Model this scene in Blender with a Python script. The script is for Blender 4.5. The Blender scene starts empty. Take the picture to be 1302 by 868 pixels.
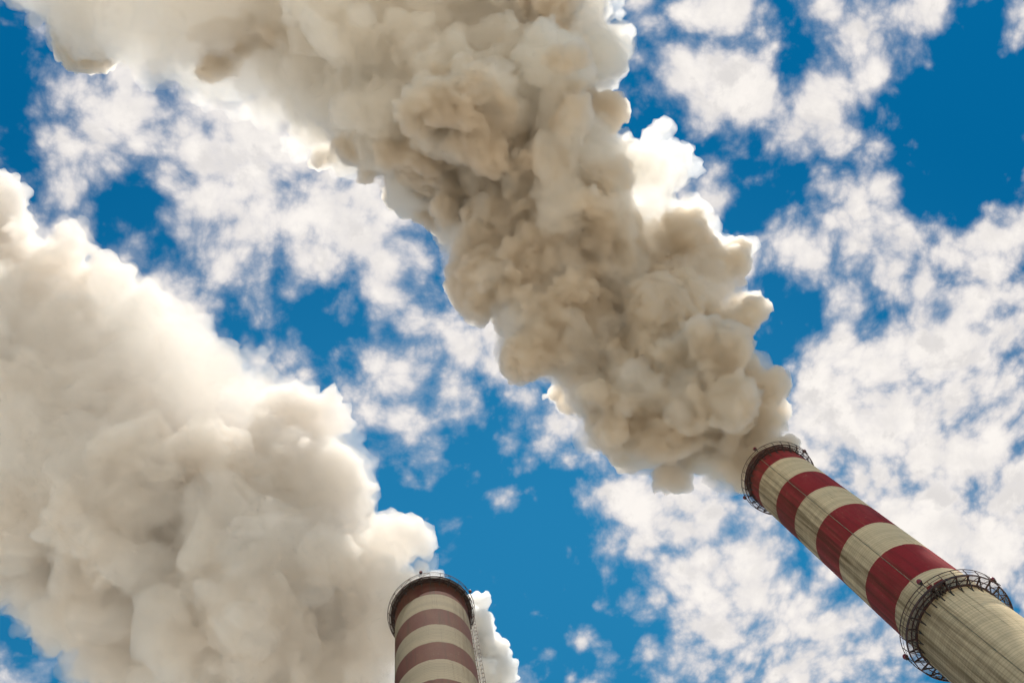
import bpy, bmesh, math, random
import numpy as np
from mathutils import Vector, Matrix
import openvdb as vdb                      # bundled with Blender: only turns distance fields into meshes

# ------------------------------------------------------------------ camera, sky, sun, exposure
scene = bpy.context.scene
COL = scene.collection
FPX = 1200.0                                # focal length in pixels of a 1302 x 868 picture
VPX, VPY = 505.28, 208.48                   # where the zenith falls in that picture
CX, CY = 651.0, 434.0
U = np.array([VPX - CX, VPY - CY, FPX]); U /= np.linalg.norm(U)
E1 = np.array([1.0, 0, 0]) - U * U[0]; E1 /= np.linalg.norm(E1)
E2 = np.cross(U, E1)
CAM = Vector((0, 0, 1.6))

def ray(px, py):
    """direction through a picture point, scaled so that its height is 1"""
    r = np.array([px - CX, py - CY, FPX])
    d = np.array([r @ E1, r @ E2, r @ U])
    return d / d[2]

cam_d = bpy.data.cameras.new("camera")
cam = bpy.data.objects.new("camera", cam_d); COL.objects.link(cam)
cam_d.sensor_width = 36.0
cam_d.lens = FPX / 1302.0 * 36.0
cam_d.clip_start = 0.1
cam_d.clip_end = 20000
rot = Matrix(((E1[0], -E1[1] * 0 - E1[1], -E1[2]), (E2[0], -E2[1], -E2[2]), (U[0], -U[1], -U[2])))
cam.matrix_world = Matrix.Translation(CAM) @ rot.to_4x4()
scene.camera = cam

SUN_DIR = Vector(tuple(ray(620, -190))).normalized()      # towards the sun: high, beyond the top of the picture
SUN_EL = math.asin(SUN_DIR.z)
SUN_AZ = math.atan2(SUN_DIR.x, SUN_DIR.y)                  # clockwise from +Y
sun_d = bpy.data.lights.new("sun", 'SUN')
sun_d.energy = 4.6
sun_d.angle = math.radians(0.5)
sun_d.color = (1.0, 0.93, 0.82)
sun = bpy.data.objects.new("sun", sun_d); COL.objects.link(sun)
sun.rotation_euler = SUN_DIR.to_track_quat('Z', 'Y').to_euler()
sun.location = (0, 0, 400)

vs = scene.view_settings
vs.view_transform = 'Standard'; vs.look = 'None'; vs.exposure = 0.38; vs.gamma = 1.0
vs.use_curve_mapping = False
cy = scene.cycles
cy.max_bounces = 24; cy.diffuse_bounces = 4; cy.glossy_bounces = 2; cy.transmission_bounces = 4
cy.volume_bounces = 12; cy.transparent_max_bounces = 96
cy.sample_clamp_indirect = 6.0
cy.use_denoising = True
cy.use_adaptive_sampling = True; cy.adaptive_threshold = 0.04; cy.adaptive_min_samples = 16
cy.caustics_reflective = False; cy.caustics_refractive = False

# ---- sky: physical blue plus a layer of broken cloud, laid out on a level plane overhead
world = bpy.data.worlds.new("World"); scene.world = world
world.use_nodes = True
WT = world.node_tree
for n in list(WT.nodes): WT.nodes.remove(n)
def wn(t, **kw):
    n = WT.nodes.new(t)
    for k, v in kw.items(): setattr(n, k, v)
    return n
def wl(a, b): WT.links.new(a, b)
def wmath(op, a, b=None, c=None, clamp=False):
    n = wn('ShaderNodeMath', operation=op, use_clamp=clamp)
    for i, v in enumerate((a, b, c)):
        if v is None: continue
        if hasattr(v, 'links'): wl(v, n.inputs[i])
        else: n.inputs[i].default_value = v
    return n.outputs[0]
def wvec(op, a, b=None, s=None):
    n = wn('ShaderNodeVectorMath', operation=op)
    for i, v in enumerate((a, b)):
        if v is None: continue
        if hasattr(v, 'links'): wl(v, n.inputs[i])
        else: n.inputs[i].default_value = v
    if s is not None: n.inputs['Scale'].default_value = s
    return n.outputs[0]
def wnoise(vec, scale, detail, rough=0.55, lac=2.0, dist=0.0, dim='2D'):
    n = wn('ShaderNodeTexNoise', noise_dimensions=dim)
    wl(vec, n.inputs['Vector'])
    n.inputs['Scale'].default_value = scale; n.inputs['Detail'].default_value = detail
    n.inputs['Roughness'].default_value = rough; n.inputs['Lacunarity'].default_value = lac
    n.inputs['Distortion'].default_value = dist
    return n
def wramp(x, lo, hi, a=0.0, b=1.0, smooth=True):
    n = wn('ShaderNodeMapRange', interpolation_type='SMOOTHSTEP' if smooth else 'LINEAR')
    wl(x, n.inputs['Value'])
    for k, v in zip(('From Min', 'From Max', 'To Min', 'To Max'), (lo, hi, a, b)):
        if hasattr(v, 'links'): wl(v, n.inputs[k])
        else: n.inputs[k].default_value = v
    return n.outputs[0]
def wmix(f, a, b):
    n = wn('ShaderNodeMix', data_type='RGBA')
    if hasattr(f, 'links'): wl(f, n.inputs['Factor'])
    else: n.inputs['Factor'].default_value = f
    for k, v in ((6, a), (7, b)):
        if hasattr(v, 'links'): wl(v, n.inputs[k])
        else: n.inputs[k].default_value = tuple(v) + (1,)
    return n.outputs[2]

sky = wn('ShaderNodeTexSky', sky_type='NISHITA')
sky.sun_disc = False
sky.sun_elevation = SUN_EL; sky.sun_rotation = SUN_AZ
sky.altitude = 200; sky.air_density = 1.0; sky.dust_density = 0.05; sky.ozone_density = 4.0
tc = wn('ShaderNodeTexCoord')
sep = wn('ShaderNodeSeparateXYZ'); wl(tc.outputs['Generated'], sep.inputs[0])
zz = wmath('MAXIMUM', sep.outputs['Z'], 0.06)
comb = wn('ShaderNodeCombineXYZ')
wl(wmath('DIVIDE', sep.outputs['X'], zz), comb.inputs[0]); wl(wmath('DIVIDE', sep.outputs['Y'], zz), comb.inputs[1])
P0 = comb.outputs[0]
warp = wnoise(P0, 5.0, 3.0, 0.5)
wofs = wvec('SCALE', wvec('SUBTRACT', warp.outputs['Color'], (0.5, 0.5, 0.5)), s=0.045)
P = wvec('ADD', P0, wofs)

# cloud banks (+) and clear gaps (-): picture x, y, half-sizes, turn, weight
BANKS = [
 (915,105,110,72,0,1.0),(905,8,95,36,0,.7),(1050,30,90,50,-20,.6),(1105,75,60,70,10,.7),(1030,160,90,65,-20,.5),
 (1090,215,110,90,0,.5),(1172,15,36,75,15,.75),(1075,300,110,45,-10,.45),(965,330,85,42,0,.5),(893,245,60,75,0,.5),
 (1250,295,105,55,0,.85),(1297,45,50,60,0,.7),(1246,215,34,34,0,.28),(1215,420,210,130,0,.75),(1120,560,150,140,0,.7),
 (1255,620,170,190,0,.7),(1045,480,65,65,0,.4),(1000,560,80,70,0,.5),(900,720,160,90,-25,.5),(960,800,180,110,0,.5),(800,655,110,65,-30,.6),
 (890,640,110,50,0,.6),(742,815,36,26,10,1.0),(1060,830,130,80,0,.45),(715,530,120,100,30,.65),(1180,720,160,110,0,.5),
 (375,215,210,140,10,.62),(250,265,90,80,0,.5),(450,310,140,75,-10,.5),(560,400,130,90,0,.42),(600,455,70,70,0,.45),(548,530,80,65,0,.5),
 (130,170,150,80,-20,.55),(90,60,110,60,0,.35),(150,360,260,200,0,.4),(200,650,400,300,0,.4),(640,640,30,26,0,.3),(520,590,50,50,0,.2),
 (560,430,170,130,0,.22),(820,30,70,45,0,.3),(1000,330,140,70,0,.2),(300,150,120,80,0,.2),(1150,330,60,60,0,.2),(690,560,60,60,0,.2),(600,650,90,70,20,.5),(640,560,60,50,0,.25),
 (1008,95,34,60,0,-.8),(862,195,60,36,0,-.5),(822,70,40,60,0,-.3),(200,90,120,60,0,.2),(90,250,90,60,0,.15),(420,120,120,60,0,.2),(930,205,70,40,0,-.5),(822,150,50,60,0,-.5),(990,400,50,90,0,-.3),(915,105,80,50,0,.5),
 (900,190,60,50,0,.2),(1020,120,60,40,0,.3),
 (35,120,75,120,0,-.5),(292,102,80,45,0,-.55),(180,262,85,100,30,-.6),(345,385,95,85,0,-.42),(430,425,60,60,0,-.4),(480,630,130,110,0,-.45),
 (640,690,150,210,0,-.75),(770,770,80,110,0,-.55),(1228,150,115,165,0,-1.3),(970,235,75,75,0,-.4),(820,60,70,80,0,-.2),
 (985,640,60,60,0,-.25),(1210,560,40,36,0,-.5),(20,685,70,45,-20,-.95),(38,785,75,55,0,-.95),(92,860,50,28,0,-.9),
 (1015,40,50,40,0,-.25),(860,420,60,60,0,-.3),(1000,400,60,90,0,-.45),(1085,765,50,60,0,-.3),(1030,690,50,50,0,-.2),
]
acc = None
for (bx, by, rx, ry, ang, w) in BANKS:
    c = ray(bx, by); a = ray(bx + rx, by) - c; b = ray(bx, by + ry) - c
    mp = wn('ShaderNodeMapping', vector_type='TEXTURE')
    wl(P, mp.inputs['Vector'])
    mp.inputs['Location'].default_value = (c[0], c[1], 0)
    mp.inputs['Rotation'].default_value = (0, 0, math.radians(ang))
    mp.inputs['Scale'].default_value = (np.linalg.norm(a[:2]) * 1.25, np.linalg.norm(b[:2]) * 1.25, 1)
    g = wn('ShaderNodeTexGradient', gradient_type='SPHERICAL')
    wl(mp.outputs[0], g.inputs['Vector'])
    sm = wramp(g.outputs['Fac'], 0, 1, 0, 1.25 * w)
    acc = sm if acc is None else wmath('ADD', acc, sm)
n1 = wnoise(P, 9.5, 13.0, 0.55, 2.1)
vor = wn('ShaderNodeTexVoronoi', voronoi_dimensions='2D', feature='SMOOTH_F1'); wl(P, vor.inputs['Vector'])
vor.inputs['Scale'].default_value = 24.0; vor.inputs['Detail'].default_value = 4.0; vor.inputs['Roughness'].default_value = .48; vor.inputs['Smoothness'].default_value = .6
n2 = wnoise(wvec('ADD', P, (3.1, 7.7, 0)), 26.0, 9.0, 0.60, 2.0)
def cloud_density(n1f, n2f):
    d = wmath('MULTIPLY_ADD', wmath('SUBTRACT', n1f, 0.5), 2.0, wmath('ADD', acc, 0.25))
    d = wmath('MULTIPLY_ADD', wmath('SUBTRACT', 0.42, vor.outputs['Distance']), 1.25, d)
    return wmath('MULTIPLY_ADD', wmath('SUBTRACT', n2f, 0.5), 0.70, d)
dens = cloud_density(n1.outputs['Fac'], n2.outputs['Fac'])
fleece = wmath('MULTIPLY', wramp(dens, -0.50, 0.50), 0.46)
body = wramp(dens, 0.02, 0.80)
alpha = wmath('SUBTRACT', 1.0, wmath('MULTIPLY', wmath('SUBTRACT', 1.0, body), wmath('SUBTRACT', 1.0, fleece)))
thick = wramp(dens, 0.2, 1.25)
n3 = wnoise(wvec('ADD', P, (9.3, 1.7, 0)), 13.0, 9.0, 0.62)
sd = Vector((SUN_DIR.x, SUN_DIR.y, 0)).normalized() * 0.022
lit_a = wnoise(P, 9.0, 5.0, 0.6, 2.1); lit_b = wnoise(wvec('ADD', P, tuple(sd)), 9.0, 5.0, 0.6, 2.1)
away = wramp(wmath('SUBTRACT', lit_b.outputs['Fac'], lit_a.outputs['Fac']), -0.05, 0.16)          # thick cloud on the side towards the sun: shaded
relief = wmath('MULTIPLY', wmath('MAXIMUM', away, wmath('MULTIPLY', wramp(n3.outputs['Fac'], 0.38, 0.80), .8)), thick)
vmap = wn('ShaderNodeMapping', vector_type='TEXTURE'); wl(P, vmap.inputs['Vector'])       # paler blue low in the sky
vc = ray(640, 900); vmap.inputs['Location'].default_value = (vc[0], vc[1], 0); vmap.inputs['Scale'].default_value = (1.2, .75, 1)
vg = wn('ShaderNodeTexGradient', gradient_type='SPHERICAL'); wl(vmap.outputs[0], vg.inputs['Vector'])
veil = wramp(vg.outputs['Fac'], 0, .8)
ccol = wmix(thick, (0.70, 0.68, 0.70), (0.98, 0.93, 0.88))
ccol = wmix(wmath('MULTIPLY', relief, 0.62), ccol, (0.62, 0.60, 0.60))
tint = wn('ShaderNodeMix', data_type='RGBA', blend_type='MULTIPLY'); tint.inputs['Factor'].default_value = 1
wl(sky.outputs[0], tint.inputs[6]); wl(wmix(veil, (0.01, 0.80, 1.0), (0.22, 1.55, 1.58)), tint.inputs[7])
bg_sky = wn('ShaderNodeBackground'); bg_sky.inputs['Strength'].default_value = 0.0715
wl(tint.outputs[2], bg_sky.inputs['Color'])
bg_cl = wn('ShaderNodeBackground'); bg_cl.inputs['Strength'].default_value = 0.77
wl(ccol, bg_cl.inputs['Color'])
mixs = wn('ShaderNodeMixShader'); wl(alpha, mixs.inputs[0]); wl(bg_sky.outputs[0], mixs.inputs[1]); wl(bg_cl.outputs[0], mixs.inputs[2])
wout = wn('ShaderNodeOutputWorld'); wl(mixs.outputs[0], wout.inputs['Surface'])
world.cycles.sampling_method = 'NONE'          # an even, cloudy sky: no need to aim at parts of it

# ------------------------------------------------------------------ helpers
def link(o, parent=None):
    COL.objects.link(o)
    if parent is not None: o.parent = parent
    return o
def obj(name, bm, mat, parent=None, smooth=False):
    me = bpy.data.meshes.new(name); bm.to_mesh(me); bm.free()
    for m in (mat if isinstance(mat, (list, tuple)) else [mat]): me.materials.append(m)
    if smooth:
        for p in me.polygons: p.use_smooth = True
    return link(bpy.data.objects.new(name, me), parent)
def empty(name, loc, parent=None):
    o = bpy.data.objects.new(name, None); o.location = loc; o.empty_display_size = 2
    return link(o, parent)
def tag(o, label, cat, group=None):
    o['label'] = label; o['category'] = cat
    if group: o['group'] = group
def bar(bm, a, b, w, h=None):
    """square bar from a to b"""
    a, b = Vector(a), Vector(b); d = b - a; L = d.length
    if L < 1e-5: return
    q = d.to_track_quat('Z', 'Y').to_matrix().to_4x4()
    m = Matrix.Translation((a + b) / 2) @ q @ Matrix.Diagonal((w, h or w, L, 1))
    bmesh.ops.create_cube(bm, size=1, matrix=m)
def box(bm, c, s, rz=0):
    bmesh.ops.create_cube(bm, size=1, matrix=Matrix.Translation(c) @ Matrix.Rotation(rz, 4, 'Z') @ Matrix.Diagonal((s[0], s[1], s[2], 1)))
def ringsec(bm, r0, r1, z0, z1, n=120):
    """a hoop of rectangular section"""
    vs_ = []
    for i in range(n):
        c, s = math.cos(2 * math.pi * i / n), math.sin(2 * math.pi * i / n)
        vs_.append([bm.verts.new((r * c, r * s, z)) for r, z in ((r0, z0), (r1, z0), (r1, z1), (r0, z1))])
    for i in range(n):
        A, B = vs_[i], vs_[(i + 1) % n]
        for k in range(4):
            bm.faces.new((A[k], B[k], B[(k + 1) % 4], A[(k + 1) % 4]))
def lathe(bm, prof, n=144, close=False):
    rows = []
    for r, z in prof:
        rows.append([bm.verts.new((r * math.cos(2 * math.pi * i / n), r * math.sin(2 * math.pi * i / n), z)) for i in range(n)])
    for a, b in zip(rows, rows[1:]):
        for i in range(n):
            j = (i + 1) % n
            bm.faces.new((a[i], a[j], b[j], b[i]))

# ------------------------------------------------------------------ materials
class NT:
    def __init__(s, name):
        s.m = bpy.data.materials.new(name); s.m.use_nodes = True; s.t = s.m.node_tree
        for n in list(s.t.nodes): s.t.nodes.remove(n)
        s.out = s.n('ShaderNodeOutputMaterial')
    def n(s, t, **kw):
        n = s.t.nodes.new(t)
        for k, v in kw.items(): setattr(n, k, v)
        return n
    def l(s, a, b): s.t.links.new(a, b)
    def put(s, sock, v):
        if hasattr(v, 'links'): s.l(v, sock)
        elif isinstance(v, (tuple, list)) and len(v) == 3 and sock.type == 'RGBA': sock.default_value = tuple(v) + (1,)
        else: sock.default_value = v
    def math(s, op, a, b=None, c=None):
        n = s.n('ShaderNodeMath', operation=op)
        for i, v in enumerate((a, b, c)):
            if v is not None: s.put(n.inputs[i], v)
        return n.outputs[0]
    def ramp(s, x, lo, hi, a=0.0, b=1.0):
        n = s.n('ShaderNodeMapRange', interpolation_type='SMOOTHSTEP'); s.l(x, n.inputs['Value'])
        for k, v in zip(('From Min', 'From Max', 'To Min', 'To Max'), (lo, hi, a, b)): n.inputs[k].default_value = v
        return n.outputs[0]
    def mix(s, f, a, b, mode='MIX'):
        n = s.n('ShaderNodeMix', data_type='RGBA', blend_type=mode)
        s.put(n.inputs['Factor'], f); s.put(n.inputs[6], a); s.put(n.inputs[7], b)
        return n.outputs[2]
    def noise(s, vec, scale, detail=6, rough=.6):
        n = s.n('ShaderNodeTexNoise'); s.l(vec, n.inputs['Vector'])
        n.inputs['Scale'].default_value = scale; n.inputs['Detail'].default_value = detail; n.inputs['Roughness'].default_value = rough
        return n.outputs['Fac']
    def mapping(s, vec, scale, loc=(0, 0, 0)):
        n = s.n('ShaderNodeMapping'); s.l(vec, n.inputs['Vector']); n.inputs['Scale'].default_value = scale; n.inputs['Location'].default_value = loc
        return n.outputs[0]

def chimney_material(name, bands, white, red, dirt, seed, dirt_dir, soot_top, run_z=None):
    """bands: list of (z_low, z_high) painted red; dirt_dir: angle of the grimy side"""
    N = NT(name)
    tc = N.n('ShaderNodeTexCoord'); o = tc.outputs['Object']
    sp = N.n('ShaderNodeSeparateXYZ'); N.l(o, sp.inputs[0]); z = sp.outputs['Z']
    wob = N.noise(N.mapping(o, (1, 1, .3), (seed, 0, 0)), 0.9, 4)
    zw = N.math('MULTIPLY_ADD', N.math('SUBTRACT', wob, .5), 0.34, z)
    redf = None
    for lo, hi in bands:
        f = N.math('MULTIPLY', N.ramp(zw, lo - .04, lo + .04), N.ramp(zw, hi - .04, hi + .04, 1, 0))
        redf = f if redf is None else N.math('ADD', redf, f)
    # long drips and streaks down the shaft, ring joints of the climbing formwork
    streak = N.noise(N.mapping(o, (1, 1, .035), (seed, 3, 0)), 1.5, 8, .65)
    streak2 = N.noise(N.mapping(o, (1, 1, .02), (seed, 9, 4)), 4.5, 6, .7)
    blot = N.noise(N.mapping(o, (1, 1, .5), (seed + 5, 0, 2)), 0.35, 9, .65)
    fine = N.noise(N.mapping(o, (1, 1, 1), (seed, 2, 2)), 3.0, 8, .7)
    lift = N.math('FRACT', N.math('MULTIPLY_ADD', N.math('SUBTRACT', N.noise(N.mapping(o, (.4, .4, .2)), 1.0, 2), .5), 0.10, N.math('DIVIDE', z, 1.25)))
    joint = N.math('MULTIPLY', N.ramp(lift, .0, .10, 1, 0), N.ramp(fine, .35, .65))
    lifts = N.noise(N.mapping(o, (.05, .05, .8), (seed, 0, 1)), 1.0, 3, .6)          # each lift a slightly different grey
    ring = N.n('ShaderNodeTexWave', wave_type='BANDS', bands_direction='Z'); N.l(o, ring.inputs['Vector'])
    ring.inputs['Scale'].default_value = 0.75; ring.inputs['Distortion'].default_value = 2.5; ring.inputs['Detail'].default_value = 3
    ringf = N.ramp(ring.outputs['Fac'], .55, .95)
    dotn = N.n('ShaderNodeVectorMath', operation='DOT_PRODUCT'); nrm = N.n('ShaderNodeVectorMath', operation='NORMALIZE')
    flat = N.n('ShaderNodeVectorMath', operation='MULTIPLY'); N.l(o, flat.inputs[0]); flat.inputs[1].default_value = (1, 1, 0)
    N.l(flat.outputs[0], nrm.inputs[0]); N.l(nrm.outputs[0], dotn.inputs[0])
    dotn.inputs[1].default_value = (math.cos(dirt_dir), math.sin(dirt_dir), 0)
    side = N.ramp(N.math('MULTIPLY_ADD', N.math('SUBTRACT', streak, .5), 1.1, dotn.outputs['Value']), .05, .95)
    wcol = N.mix(N.ramp(lifts, .35, .65), white, tuple(c * .84 for c in white))
    wcol = N.mix(N.math('MULTIPLY', ringf, .36), wcol, tuple(c * .55 for c in white))
    rcol = N.mix(N.ramp(blot, .40, .70), red, (red[0] * 1.15, red[1] * 1.8, red[2] * 1.5))
    rcol = N.mix(N.math('MULTIPLY', N.ramp(streak2, .58, .76), .22), rcol, tuple(c * .75 for c in white))
    rcol = N.mix(N.math('MULTIPLY', N.ramp(fine, .52, .72), .25), rcol, tuple(c * .55 for c in red))
    chips = N.math('MULTIPLY', N.ramp(fine, .60, .66), N.ramp(blot, .46, .60))
    rcol = N.mix(N.math('MULTIPLY', chips, .55), rcol, tuple(c * .6 for c in white))
    rcol = N.mix(N.math('MULTIPLY', N.ramp(streak, .48, .66), .45), rcol, (red[0] * .42, red[1] * 1.0, red[2] * .7))
    base = N.mix(redf, wcol, rcol)
    base = N.mix(N.math('MULTIPLY', joint, .35), base, dirt)
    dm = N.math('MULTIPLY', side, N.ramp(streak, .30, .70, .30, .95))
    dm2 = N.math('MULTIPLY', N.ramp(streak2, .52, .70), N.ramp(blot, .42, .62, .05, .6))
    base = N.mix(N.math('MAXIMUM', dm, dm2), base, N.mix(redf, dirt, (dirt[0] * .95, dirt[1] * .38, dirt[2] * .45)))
    if run_z:                                      # rust and dirt running down from the walkway brackets
        low = N.math('MULTIPLY', N.ramp(z, run_z - 16, run_z - .5), N.ramp(z, run_z - .2, run_z + .2, 1, 0))
        run = N.math('MULTIPLY', low, N.ramp(N.math('MULTIPLY_ADD', dotn.outputs['Value'], .12, streak2), .46, .66))
        base = N.mix(N.math('MULTIPLY', run, .32), base, (.075, .045, .018))
    soot = N.math('MULTIPLY', N.ramp(N.math('MULTIPLY_ADD', N.math('SUBTRACT', streak, .5), 5.0, z), soot_top - 5.0, soot_top + .5), .75)
    base = N.mix(soot, base, (.07, .05, .035))
    b = N.n('ShaderNodeBsdfPrincipled'); N.l(base, b.inputs['Base Color']); b.inputs['Roughness'].default_value = .85
    b.inputs['Specular IOR Level'].default_value = .25
    bump = N.n('ShaderNodeBump'); bump.inputs['Strength'].default_value = .5; bump.inputs['Distance'].default_value = .06
    N.l(N.math('SUBTRACT', N.math('MULTIPLY', fine, .6), N.math('MULTIPLY', joint, .5)), bump.inputs['Height']); N.l(bump.outputs[0], b.inputs['Normal'])
    N.l(b.outputs[0], N.out.inputs['Surface'])
    return N.m

def plain(name, col, rough=.6, var=.35, scale=2.0, metal=0.0, col2=None):
    N = NT(name); tc = N.n('ShaderNodeTexCoord')
    f = N.ramp(N.noise(tc.outputs['Object'], scale, 6), .35, .7)
    c = N.mix(f, col, col2 or tuple(x * (1 - var) for x in col))
    b = N.n('ShaderNodeBsdfPrincipled'); N.l(c, b.inputs['Base Color']); b.inputs['Roughness'].default_value = rough; b.inputs['Metallic'].default_value = metal
    N.l(b.outputs[0], N.out.inputs['Surface'])
    return N.m

def smoke_material(name, density, color, aniso, skin):
    """scattering volume; a very thin mist at its skin"""
    N = NT(name)
    v = N.n('ShaderNodeVolumePrincipled')
    v.inputs['Color'].default_value = tuple(color) + (1,)
    v.inputs['Density'].default_value = density
    v.inputs['Anisotropy'].default_value = aniso
    tr = N.n('ShaderNodeBsdfTransparent'); df = N.n('ShaderNodeBsdfTranslucent'); df.inputs['Color'].default_value = tuple(color) + (1,)
    mx = N.n('ShaderNodeMixShader'); mx.inputs[0].default_value = skin
    N.l(tr.outputs[0], mx.inputs[1]); N.l(df.outputs[0], mx.inputs[2])
    N.l(mx.outputs[0], N.out.inputs['Surface'])
    N.l(v.outputs[0], N.out.inputs['Volume'])
    return N.m

M_STEEL = plain('rusty_steel', (.035, .022, .022), .7, .4, 3.0, col2=(.075, .028, .024))
M_DARK = plain('dark_steel', (.035, .028, .026), .65)
M_GALV = plain('galvanised_steel', (.20, .19, .17), .5, .4)
M_BEACON = plain('beacon_glass', (.20, .02, .03), .25)
M_REDBOX = plain('red_enamel', (.26, .025, .018), .5)
M_CONDUIT = plain('weathered_conduit', (.26, .22, .14), .8)
M_INNER = plain('sooty_lining', (.03, .027, .024), .9)
M_GROUND = plain('yard_ground', (.50, .44, .36), .95, .5, .05, col2=(.40, .35, .28))

# ------------------------------------------------------------------ ground
bm = bmesh.new(); bmesh.ops.create_grid(bm, x_segments=40, y_segments=40, size=9000)
g = obj('ground', bm, M_GROUND); g['kind'] = 'structure'

# ------------------------------------------------------------------ chimneys
def phi_of(px, py, axis, z):
    d = ray(px, py) * (z - CAM.z)
    return math.atan2(d[1] - axis[1], d[0] - axis[0])

def make_ladder(parent, R, phi, z0, z1, cage=True):
    ld = bmesh.new(); ex = Vector((math.cos(phi), math.sin(phi), 0)); tx = Vector((-ex.y, ex.x, 0))
    r = R + .22
    for s in (-.26, .26): bar(ld, ex * r + tx * s + Vector((0, 0, z0)), ex * r + tx * s + Vector((0, 0, z1)), .08)
    n = int((z1 - z0) / .4)
    for i in range(n): 
        zc = Vector((0, 0, z0 + .2 + i * .4)); bar(ld, ex * r - tx * .26 + zc, ex * r + tx * .26 + zc, .035)
    for i in range(int((z1 - z0) / 2.5)):
        zc = Vector((0, 0, z0 + 1 + i * 2.5))
        for s in (-.26, .26): bar(ld, ex * (R - .05) + tx * s + zc, ex * r + tx * s + zc, .06)
    lo = obj('ladder', ld, M_STEEL, parent)
    if cage:
        cg = bmesh.new()
        ang = [math.radians(a) for a in range(-100, 101, 25)]
        pts = [(ex * (r + .35 + .38 * math.cos(a)) + tx * (.38 * math.sin(a))) for a in ang]
        zs = [z0 + 2.2 + i * 1.1 for i in range(int((z1 - z0 - 2.2) / 1.1))]
        for zc in zs:
            for a, b in zip(pts, pts[1:]): bar(cg, a + Vector((0, 0, zc)), b + Vector((0, 0, zc)), .04)
        for p in pts[1::2]: bar(cg, p + Vector((0, 0, zs[0])), p + Vector((0, 0, zs[-1])), .04)
        obj('safety_cage', cg, M_STEEL, lo)
    return lo

def make_gallery(parent, R, z, rout, nb, brace_drop, rail_h, rail_r, grating_bars, phi0=0.0, cross=False):
    """an annular steel walkway: joists and hoops, open grating, knee braces, railing"""
    fl = bmesh.new()
    ringsec(fl, rout - .10, rout, z - .22, z + .06)
    ringsec(fl, R + .03, R + .20, z - .30, z - .02)
    rm = R + (rout - R) * .5
    ringsec(fl, rm - .05, rm + .05, z - .16, z - .02)
    for i in range(nb):
        a = phi0 + 2 * math.pi * i / nb; e = Vector((math.cos(a), math.sin(a), 0))
        bar(fl, e * (R - .02) + Vector((0, 0, z - .13)), e * (rout - .05) + Vector((0, 0, z - .13)), .11, .16)
        a2 = a + 2 * math.pi / nb; e2 = Vector((math.cos(a2), math.sin(a2), 0))
        bar(fl, e * (R + .05) + Vector((0, 0, z - .10)), e2 * (rout - .05) + Vector((0, 0, z - .10)), .06)
    G = obj('gallery', fl, M_STEEL, parent)
    gr = bmesh.new()
    for k in range(grating_bars):
        r = R + .24 + (rout - .12 - R - .24) * (k + .5) / grating_bars
        if abs(r - rm) < .07: continue
        ringsec(gr, r - .010, r + .010, z - .018, z + .025, 72)
    obj('grating', gr, M_GALV, G)
    for i in range(nb):
        a = phi0 + 2 * math.pi * i / nb; e = Vector((math.cos(a), math.sin(a), 0))
        kb = bmesh.new()
        bar(kb, e * (R - .03) + Vector((0, 0, z - brace_drop)), e * (R + (rout - R) * .72) + Vector((0, 0, z - .20)), .10)
        bar(kb, e * (R + .02) + Vector((0, 0, z - brace_drop - .15)), e * (R + .02) + Vector((0, 0, z - .26)), .10)
        obj('knee_brace', kb, M_DARK, G)
    rl = bmesh.new()
    ringsec(rl, rail_r - .035, rail_r + .035, z + rail_h - .07, z + rail_h)
    ringsec(rl, rail_r - .05 - .02, rail_r - .05 + .02, z + rail_h * .52 - .04, z + rail_h * .52)
    for i in range(nb):
        a = phi0 + 2 * math.pi * i / nb; e = Vector((math.cos(a), math.sin(a), 0))
        bar(rl, e * (rout - .03) + Vector((0, 0, z + .05)), e * rail_r + Vector((0, 0, z + rail_h)), .065)
        if cross and i % 2 == 0:
            a2 = a + 2 * math.pi / nb; e2 = Vector((math.cos(a2), math.sin(a2), 0))
            bar(rl, e * (rout - .03) + Vector((0, 0, z + .05)), e2 * rail_r + Vector((0, 0, z + rail_h)), .05)
    obj('railing', rl, M_STEEL, G)
    return G

def make_beacon(parent, phi, r, z, s=1.0):
    e = Vector((math.cos(phi), math.sin(phi), 0)) * r
    bm_ = bmesh.new(); bar(bm_, e + Vector((0, 0, z - .5)), e + Vector((0, 0, z + .55 * s)), .08)
    box(bm_, e + Vector((0, 0, z + .55 * s)), (.34 * s, .34 * s, .10), phi)
    B = obj('beacon_light', bm_, M_DARK, parent)
    lm = bmesh.new()
    bmesh.ops.create_uvsphere(lm, u_segments=16, v_segments=10, radius=.30 * s, matrix=Matrix.Translation(e + Vector((0, 0, z + .9 * s))) @ Matrix.Diagonal((1, 1, 1.2, 1)))
    obj('lamp_globe', lm, M_BEACON, B, True)
    return B

def shaft_mesh(R, ztop, zcollar):
    bm_ = bmesh.new()
    prof = [(R, -0.3)] + [(R, ztop * k / 40) for k in range(1, 40)] + [(R, ztop - .35), (R + .10, ztop - .30), (R + .10, ztop), (R - .55, ztop), (R - .55, ztop - 6)]
    lathe(bm_, prof)
    return bm_

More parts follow.
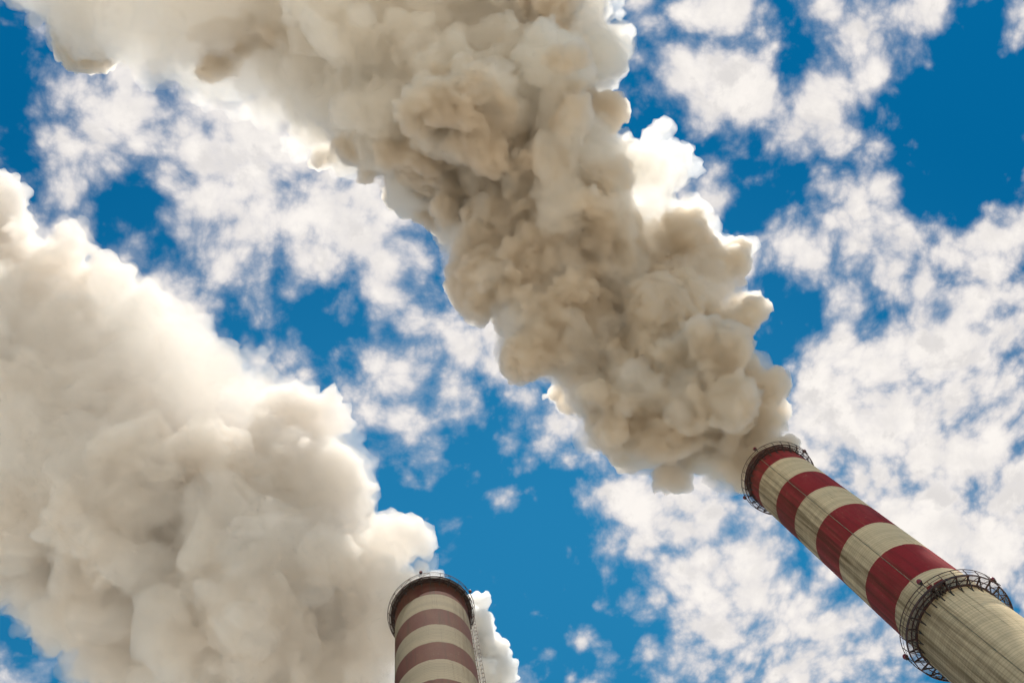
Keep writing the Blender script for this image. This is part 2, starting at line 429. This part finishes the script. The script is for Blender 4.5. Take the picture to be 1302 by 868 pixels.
# --- the near chimney, right
RR = 5.0
axR = (11.972 * RR, 9.953 * RR); z0 = CAM.z
HB = [26.962, 25.578, 24.244, 22.847, 21.474, 20.09, 18.707]
hb = [h * RR + z0 for h in HB]
topR = 28.12 * RR + z0
bandsR = [(hb[0], topR + 2), (hb[2], hb[1]), (hb[4], hb[3]), (hb[6], hb[5])]
chR = empty('chimney', (axR[0], axR[1], 0))
tag(chR, 'nearer chimney at right, deep red bands with a second ring gallery below', 'chimney', 'striped power station chimneys')
mR = chimney_material('painted_concrete_near', bandsR, (.74, .60, .39), (.27, .022, .028), (.10, .065, .028), 1.3, math.radians(158), topR, 17.72 * RR + z0)
obj('shaft', shaft_mesh(RR, topR, 0), mR, chR, False)
for p in chR.children[0].data.polygons: p.use_smooth = abs(p.normal.z) < .3
bm = bmesh.new(); lathe(bm, [(RR - .62, topR - 10), (RR - .62, topR + .12), (RR - .85, topR + .12), (RR - .85, topR - 10)]); obj('flue_lining', bm, M_INNER, chR, True)
zU = 27.72 * RR + z0
gU = make_gallery(chR, RR, zU, 1.185 * RR, 28, 1.1, 1.05, 1.215 * RR, 9)
zL = 17.80 * RR + z0
gL = make_gallery(chR, RR, zL, 1.25 * RR, 28, 1.25, 1.05, 1.275 * RR, 12, .05)
for (px, py, zz_) in ((960.5, 571, zU), (1026, 572.5, zU), (946, 634.5, zU)):
    make_beacon(gU, phi_of(px, py, axR, zz_ + 1.3), 1.225 * RR, zz_ + .75)
for (px, py, zz_) in ((1171, 741, zL), (1268, 735, zL), (1150, 839, zL)):
    make_beacon(gL, phi_of(px, py, axR, zz_ + 1.3), 1.285 * RR, zz_ + .75, 1.0)
for (px, py, s) in ((1186, 749, (.55, .6, .6)), (1197, 743.5, (.5, .95, .5))):
    ph = phi_of(px, py, axR, zL); bm = bmesh.new(); r = 1.14 * RR
    box(bm, (r * math.cos(ph), r * math.sin(ph), zL + .06 + s[2] / 2), s, ph)
    box(bm, (r * math.cos(ph), r * math.sin(ph), zL + .06 + s[2] + .05), (s[0] + .1, s[1] + .1, .08), ph)
    bmesh.ops.bevel(bm, geom=bm.edges[:], offset=.03, segments=1)
    obj('equipment_box', bm, M_REDBOX, gL)
bm = bmesh.new()                       # dark cable trays and brackets hung under the walkway by the boxes
for k, dp in enumerate((-.10, -.03, .04, .11)):
    ph = phi_of(1190, 750, axR, zL) + dp; e = Vector((math.cos(ph), math.sin(ph), 0))
    bar(bm, e * (RR + .05) + Vector((0, 0, zL - .55)), e * (RR + .95) + Vector((0, 0, zL - .45)), .16)
    bar(bm, e * (RR + .9) + Vector((0, 0, zL - .5)), e * (RR + .9) + Vector((0, 0, zL - .2)), .1)
obj('cable_bracket', bm, M_DARK, gL)
phl = phi_of(985, 598, axR, 26.9 * RR)
bm = bmesh.new()
e = Vector((math.cos(phl), math.sin(phl), 0)) * (RR + .12)
bar(bm, e + Vector((0, 0, 0.1)), e + Vector((0, 0, zU - .3)), .07); obj('cable_conduit', bm, M_CONDUIT, chR)

# --- the farther chimney, lower left of the middle
RL = RR * 28.1 / 24.5
axL = (.663 * RL, 12.207 * RL)
HL = [23.458, 22.617, 21.786, 20.902, 20.097, 19.243]
hl = [h * RL + z0 for h in HL]
topL = 24.5 * RL + z0
step = .842 * RL
lowL = [hl[5] - step * k for k in range(1, 5)]
bandsL = [(hl[0], topL + 2), (hl[2], hl[1]), (hl[4], hl[3]), (lowL[0], hl[5]), (lowL[2], lowL[1])]
chL = empty('chimney', (axL[0], axL[1], 0))
tag(chL, 'lower, farther chimney with dull brownish red bands and a single top gallery', 'chimney', 'striped power station chimneys')
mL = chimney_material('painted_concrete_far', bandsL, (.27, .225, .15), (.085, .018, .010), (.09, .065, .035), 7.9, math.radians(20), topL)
obj('shaft', shaft_mesh(RL, topL, 0), mL, chL)
for p in chL.children[0].data.polygons: p.use_smooth = abs(p.normal.z) < .3
bm = bmesh.new(); lathe(bm, [(RL - .62, topL - 10), (RL - .62, topL + .12), (RL - .85, topL + .12), (RL - .85, topL - 10)]); obj('flue_lining', bm, M_INNER, chL, True)
zG = 24.22 * RL + z0
gT = make_gallery(chL, RL, zG, 1.165 * RL, 26, 1.0, .85, 1.205 * RL, 14, .1, True)
bm = bmesh.new(); ringsec(bm, RL + .05, RL + .70, zG + .03, zG + .07); obj('deck_plate', bm, M_STEEL, gT)
for (px, py) in ((535.5, 730), (595, 754)):
    make_beacon(gT, phi_of(px, py, axL, zG + 1.0), 1.215 * RL, zG + .5, .9)
make_ladder(chL, RL, -.06, 2.5, zG - .3, True)

# ------------------------------------------------------------------ smoke
def hash_noise(P_, seed):
    """smooth value noise in -1..1 at points P_ (n x 3)"""
    i = np.floor(P_).astype(np.int64); f = P_ - i; f = f * f * f * (f * (f * 6 - 15) + 10)
    out = np.zeros(len(P_))
    for dx in (0, 1):
        wx = f[:, 0] if dx else 1 - f[:, 0]
        for dy in (0, 1):
            wy = f[:, 1] if dy else 1 - f[:, 1]
            for dz in (0, 1):
                wz = f[:, 2] if dz else 1 - f[:, 2]
                h = (i[:, 0] + dx) * 374761393 + (i[:, 1] + dy) * 668265263 + (i[:, 2] + dz) * 2147483647 + seed * 974634777
                h = (h ^ (h >> 13)) * 1274126177 & 0x7fffffff
                h = (h ^ (h >> 16)) & 0xffffff
                out += wx * wy * wz * (h / 0x7fffff - 1.0)
    return out
def vec_noise(P_, seed):
    return np.stack([hash_noise(P_, seed), hash_noise(P_ + 31.7, seed + 1), hash_noise(P_ + 77.1, seed + 2)], 1)

def at(px, py, z):
    """point in the air seen at a picture point, z metres above the eye"""
    d = ray(px, py) * z
    return np.array([d[0], d[1], d[2] + CAM.z])

def spheres_along(stations, n, rng, rel, fill, deep=1.0):
    """big billows packed along a drifting plume: stations (x, y, half width, height)"""
    S = np.array(stations, float)
    L = np.concatenate([[0], np.cumsum(np.hypot(np.diff(S[:, 0]), np.diff(S[:, 1])) / S[1:, 2])])
    out = []
    for k in range(n):
        t = (k + rng.random()) / n * L[-1]
        s = np.array([np.interp(t, L, S[:, j]) for j in range(4)]); sp_ = np.array([np.interp(min(t + .05, L[-1]), L, S[:, j]) for j in range(4)])
        sm = np.array([np.interp(max(t - .05, 0), L, S[:, j]) for j in range(4)])
        c = at(*s[[0, 1, 3]]); ax = at(*sp_[[0, 1, 3]]) - at(*sm[[0, 1, 3]]); ax /= np.linalg.norm(ax)
        m = np.linalg.norm(c - np.array([0, 0, CAM.z])) / math.hypot(FPX, math.hypot(s[0] - CX, s[1] - CY))   # metres per pixel there
        W = s[2] * m
        v = c / np.linalg.norm(c); a = np.cross(v, ax); a /= np.linalg.norm(a); b = np.cross(ax, a)
        r = W * rng.uniform(rel[0], min(rel[1], .45 + .4 * k / n))
        q = math.sqrt(rng.random()) ; th = rng.random() * 2 * math.pi
        rad = max(W * fill - r, 0) * q
        out.append(np.append(c + a * rad * math.cos(th) + b * rad * math.sin(th) * deep, r))
    return np.array(out)
def children_of(sph, n, rel, rng, push=.9):
    out = []
    for x, y, z, r in sph:
        d = rng.normal(size=(n, 3)); d /= np.linalg.norm(d, axis=1)[:, None]
        rr = r * rng.uniform(rel[0], rel[1], n)
        out.append(np.concatenate([np.array([x, y, z]) + d * (r * push), rr[:, None]], 1))
    return np.concatenate(out)

def smoke_mesh(name, sph, voxel, warp, billow, seed, iso=0.0, mouth=None):
    """union of billows as one closed surface, curled by noise so that no ball stays a ball"""
    lo = (sph[:, :3] - sph[:, 3:]).min(0) - 4 * voxel; hi = (sph[:, :3] + sph[:, 3:]).max(0) + 4 * voxel
    dim = np.ceil((hi - lo) / voxel).astype(int) + 1
    F = np.full(dim, 3 * voxel, np.float32)
    for x, y, z, r in sph:
        R_ = r + 3 * voxel
        c = (np.array([x, y, z]) - lo) / voxel; k = R_ / voxel
        a = np.maximum(np.floor(c - k).astype(int), 0); b = np.minimum(np.ceil(c + k).astype(int) + 1, dim)
        g = [(np.arange(a[i], b[i]) - c[i]) ** 2 for i in range(3)]
        d = np.sqrt(g[0][:, None, None] + g[1][None, :, None] + g[2][None, None, :]).astype(np.float32) * voxel - r
        s = F[a[0]:b[0], a[1]:b[1], a[2]:b[2]]
        np.minimum(s, d, out=s)
    np.maximum(F, -3 * voxel, out=F)
    G = vdb.FloatGrid(background=3 * voxel); G.copyFromArray(F)
    pts, quads = G.convertToQuads(isovalue=iso)
    V = pts.astype(np.float64) * voxel + lo
    for amp, size, sd in warp:
        near = 1.0 if mouth is None else np.clip(np.linalg.norm(V - mouth, axis=1) / 14.0 - .12, .10, 1.0)[:, None]
        V = V + near * amp * vec_noise(V / size, seed + sd)
    def normals(V, Q):
        n = np.cross(V[Q[:, 2]] - V[Q[:, 0]], V[Q[:, 3]] - V[Q[:, 1]])
        N_ = np.zeros_like(V)
        for k in range(4): 
            for c in range(3): N_[:, c] += np.bincount(Q[:, k], n[:, c], len(V))
        return N_ / np.maximum(np.linalg.norm(N_, axis=1)[:, None], 1e-9)
    sgn = 1.0 if np.einsum('ij,ij->', V[quads[:, 0]] - V.mean(0), np.cross(V[quads[:, 2]] - V[quads[:, 0]], V[quads[:, 3]] - V[quads[:, 1]])) > 0 else -1.0
    for amp, size, sd in billow:                                   # cauliflower bumps: rounded outward, creased inward
        q = V / size + .35 * vec_noise(V / size * .8, seed + sd + 40)
        near = 1.0 if mouth is None else np.clip(np.linalg.norm(V - mouth, axis=1) / 14.0 - .12, .06, 1.0)    # tight at the mouth of the stack
        V = V + sgn * normals(V, quads) * (near * amp * (np.abs(hash_noise(q, seed + sd)) * 1.6 - .45))[:, None]
    T = vdb.createLinearTransform(voxelSize=voxel)
    G2 = vdb.FloatGrid.createLevelSetFromPolygons(V.astype(np.float32), quads=quads, transform=T, halfWidth=3.0)
    pts, quads = G2.convertToQuads(isovalue=0.0)                   # a clean closed skin again, no folds
    V = pts.astype(np.float64)
    n = np.cross(V[quads[:, 2]] - V[quads[:, 0]], V[quads[:, 3]] - V[quads[:, 1]])
    if np.einsum('ij,ij->', V[quads[:, 0]] - V.mean(0), n) < 0: quads = quads[:, ::-1]
    me = bpy.data.meshes.new(name)
    me.vertices.add(len(V)); me.vertices.foreach_set('co', V.astype(np.float32).ravel())
    nq = len(quads)
    me.loops.add(nq * 4); me.loops.foreach_set('vertex_index', quads.astype(np.int32).ravel())
    me.polygons.add(nq); me.polygons.foreach_set('loop_start', (np.arange(nq) * 4).astype(np.int32))
    me.polygons.foreach_set('use_smooth', np.ones(nq, bool))
    me.update(calc_edges=True)
    me.validate()
    print(name, 'grid', dim, 'verts', len(V), 'quads', nq)
    return me

M_SMOKE = smoke_material('drifting_smoke', .20, (.9950, .974, .936), .42, .02)
M_CORE = smoke_material('dense_smoke', .90, (.9420, .897, .832), .45, .02)
M_TAIL = smoke_material('thinning_smoke', .12, (.995, .976, .945), .25, .02)
M_STEAM = smoke_material('pale_smoke', .055, (.988, .972, .952), .0, .02)
M_PALECORE = smoke_material('pale_dense_smoke', .36, (.9770, .953, .924), .25, .02)
M_PALETAIL = smoke_material('hazy_smoke', .04, (.991, .974, .955), .0, .01)
M_PUFF = smoke_material('white_steam', 1.2, (.995, .99, .98), .4, .03)

def plume(name, stations, n, seed, mat, voxel, rel, fill, kids, warp, billow, extra=(), core=None, tail=None):
    rng = np.random.default_rng(seed)
    s0 = spheres_along(stations, n, rng, rel, fill, .5)
    if len(extra): s0 = np.concatenate([s0, [np.append(at(x, y, z), r) for x, y, z, r in extra]])
    allS = [s0]; cur = s0
    for k, rl in kids:
        cur = children_of(cur, k, rl, rng); cur = cur[cur[:, 3] > voxel * .8]; allS.append(cur)
    S = np.concatenate(allS)
    mouth = at(stations[0][0], stations[0][1], stations[0][3]) if name == 'smoke_plume' else None
    if tail:                                                       # far from the stack the smoke thins out
        dist = np.linalg.norm(S[:, :3] - mouth, axis=1)
        patch = hash_noise(S[:, :3] / 15.0, seed + 90) + .8 * hash_noise(S[:, :3] / 4.0, seed + 91)
        body = S[dist + patch * 40 < tail[1]]
    else: body = S
    me = smoke_mesh(name, body, voxel, warp, billow, seed, mouth=mouth)
    me.materials.append(mat)
    root = link(bpy.data.objects.new(name, me))
    if tail:
        v = smoke_mesh('thinning_tail', S[dist > tail[1] - 42], voxel * 1.15, warp, billow, seed)
        v.materials.append(tail[0])
        link(bpy.data.objects.new('thinning_tail', v), root)
    if core:                                                       # dense strands drawn out along the wind, thin smoke between them
        cm, frac, shrink, size, stretch, fade = core
        fl = at(*np.array(stations[9])[[0, 1, 3]]) - mouth if len(stations) > 9 else at(*np.array(stations[-2])[[0, 1, 3]]) - mouth
        fl = fl / np.linalg.norm(fl)
        q = S[:, :3] - mouth; along = q @ fl
        q = (q - along[:, None] * fl + along[:, None] * fl / stretch) / size
        f = hash_noise(q, seed + 60) + .45 * hash_noise(q * 2.3, seed + 61)
        reach = np.linalg.norm(S[:, :3] - mouth, axis=1)
        f = f + np.clip(1 - reach / 40.0, 0, 1) * .8                # all dense at the mouth
        if tail: f = f - np.clip((reach - tail[1] + 25) / 45.0, 0, 1) * fade
        S3 = S[f > frac].copy(); S3[:, 3] *= shrink
        S3 = S3[S3[:, 3] > voxel * 1.6]                              # no small knobs: long rolling folds
        v = smoke_mesh('dense_strands', S3, voxel, warp, ((billow[0][0] * 1.15, billow[0][1] * 1.1, billow[0][2]), (billow[1][0] * .7,) + tuple(billow[1][1:])) + tuple(billow[2:]), seed, mouth=mouth)
        v.materials.append(cm)
        link(bpy.data.objects.new('dense_strands', v), root)
    return root

zt = topR - z0
p1 = plume('smoke_plume', [(986,601,28,zt+.5),(973,588,46,zt+4),(950,570,80,zt+9),(893,537,126,zt+15),(830,497,162,zt+23),(802,415,148,zt+31),(757,362,150,zt+37),
   (714,294,158,zt+45),(669,230,165,zt+52),(622,112,184,zt+61),(525,8,210,zt+69),(390,-58,205,zt+78),(210,-115,212,zt+86),(20,-170,215,zt+94)],
   120, 12, M_SMOKE, .36, (.12, .66), 1.0, ((9, (.16, .60)), (8, (.16, .5))), ((5.0, 18.0, 1), (3.0, 8.0, 5), (1.3, 3.2, 7)), ((2.8, 10.0, 13), (1.4, 3.8, 17), (1.0, 1.8, 21), (.65, .9, 25)),
   [(770,78,zt+58,7.0),(792,60,zt+60,5.0),(826,222,zt+49,6.0),(842,268,zt+46,7.0),(862,318,zt+42,7.0),(895,350,zt+36,6.0),(936,428,zt+26,5.5),(560,255,zt+56,6.0),(765,548,zt+21,5.0),(700,478,zt+29,5.0),(915,606,zt+8,3.4),(880,592,zt+12,4.6),(840,580,zt+17,5.4)],
   (M_CORE, .0, .95, 14.0, 3.2, .8), (M_TAIL, 112.0))
tag(p1, 'dense brownish white smoke billowing up left from the nearer chimney, bright along both edges', 'smoke', 'smoke plumes drifting up left')

zt = topL - z0
p2 = plume('smoke_plume', [(552,752,30,zt+1.5),(529,741,50,zt+5.5),(485,775,84,zt+10),(415,768,142,zt+18),(328,735,196,zt+28),(250,685,222,zt+38),(140,570,236,zt+52),(10,475,240,zt+62),(-120,390,240,zt+72)],
   110, 24, M_STEAM, .50, (.12, .60), 1.0, ((9, (.20, .6)), (7, (.16, .5))), ((5.5, 22.0, 1), (3.2, 9.0, 5), (1.6, 4.0, 7)), ((4.2, 11.0, 13), (2.2, 4.4, 17), (1.5, 2.2, 21), (.9, 1.1, 25)),
   [(468,835,zt+9,9.0),(430,868,zt+11,11.0),(500,800,zt+6,6.0)], (M_PALECORE, .02, .93, 18.0, 1.8, .15), (M_PALETAIL, 84.0))
tag(p2, 'wide pale cream smoke spreading over the left side from the lower, farther chimney', 'smoke', 'smoke plumes drifting up left')

p3 = plume('steam_cloud', [(602,768,34,190),(602,795,46,190),(596,845,58,188),(570,905,70,185)], 34, 5, M_PUFF, .34, (.25, .6), 1.0, ((9, (.25, .55)), (8, (.25, .5))), ((1.4, 8.0, 1), (.6, 2.8, 5)), ((.9, 3.5, 13), (.5, 1.5, 17), (.3, .8, 21)))
tag(p3, 'small crisp white steam puff showing past the right side of the lower chimney', 'steam')
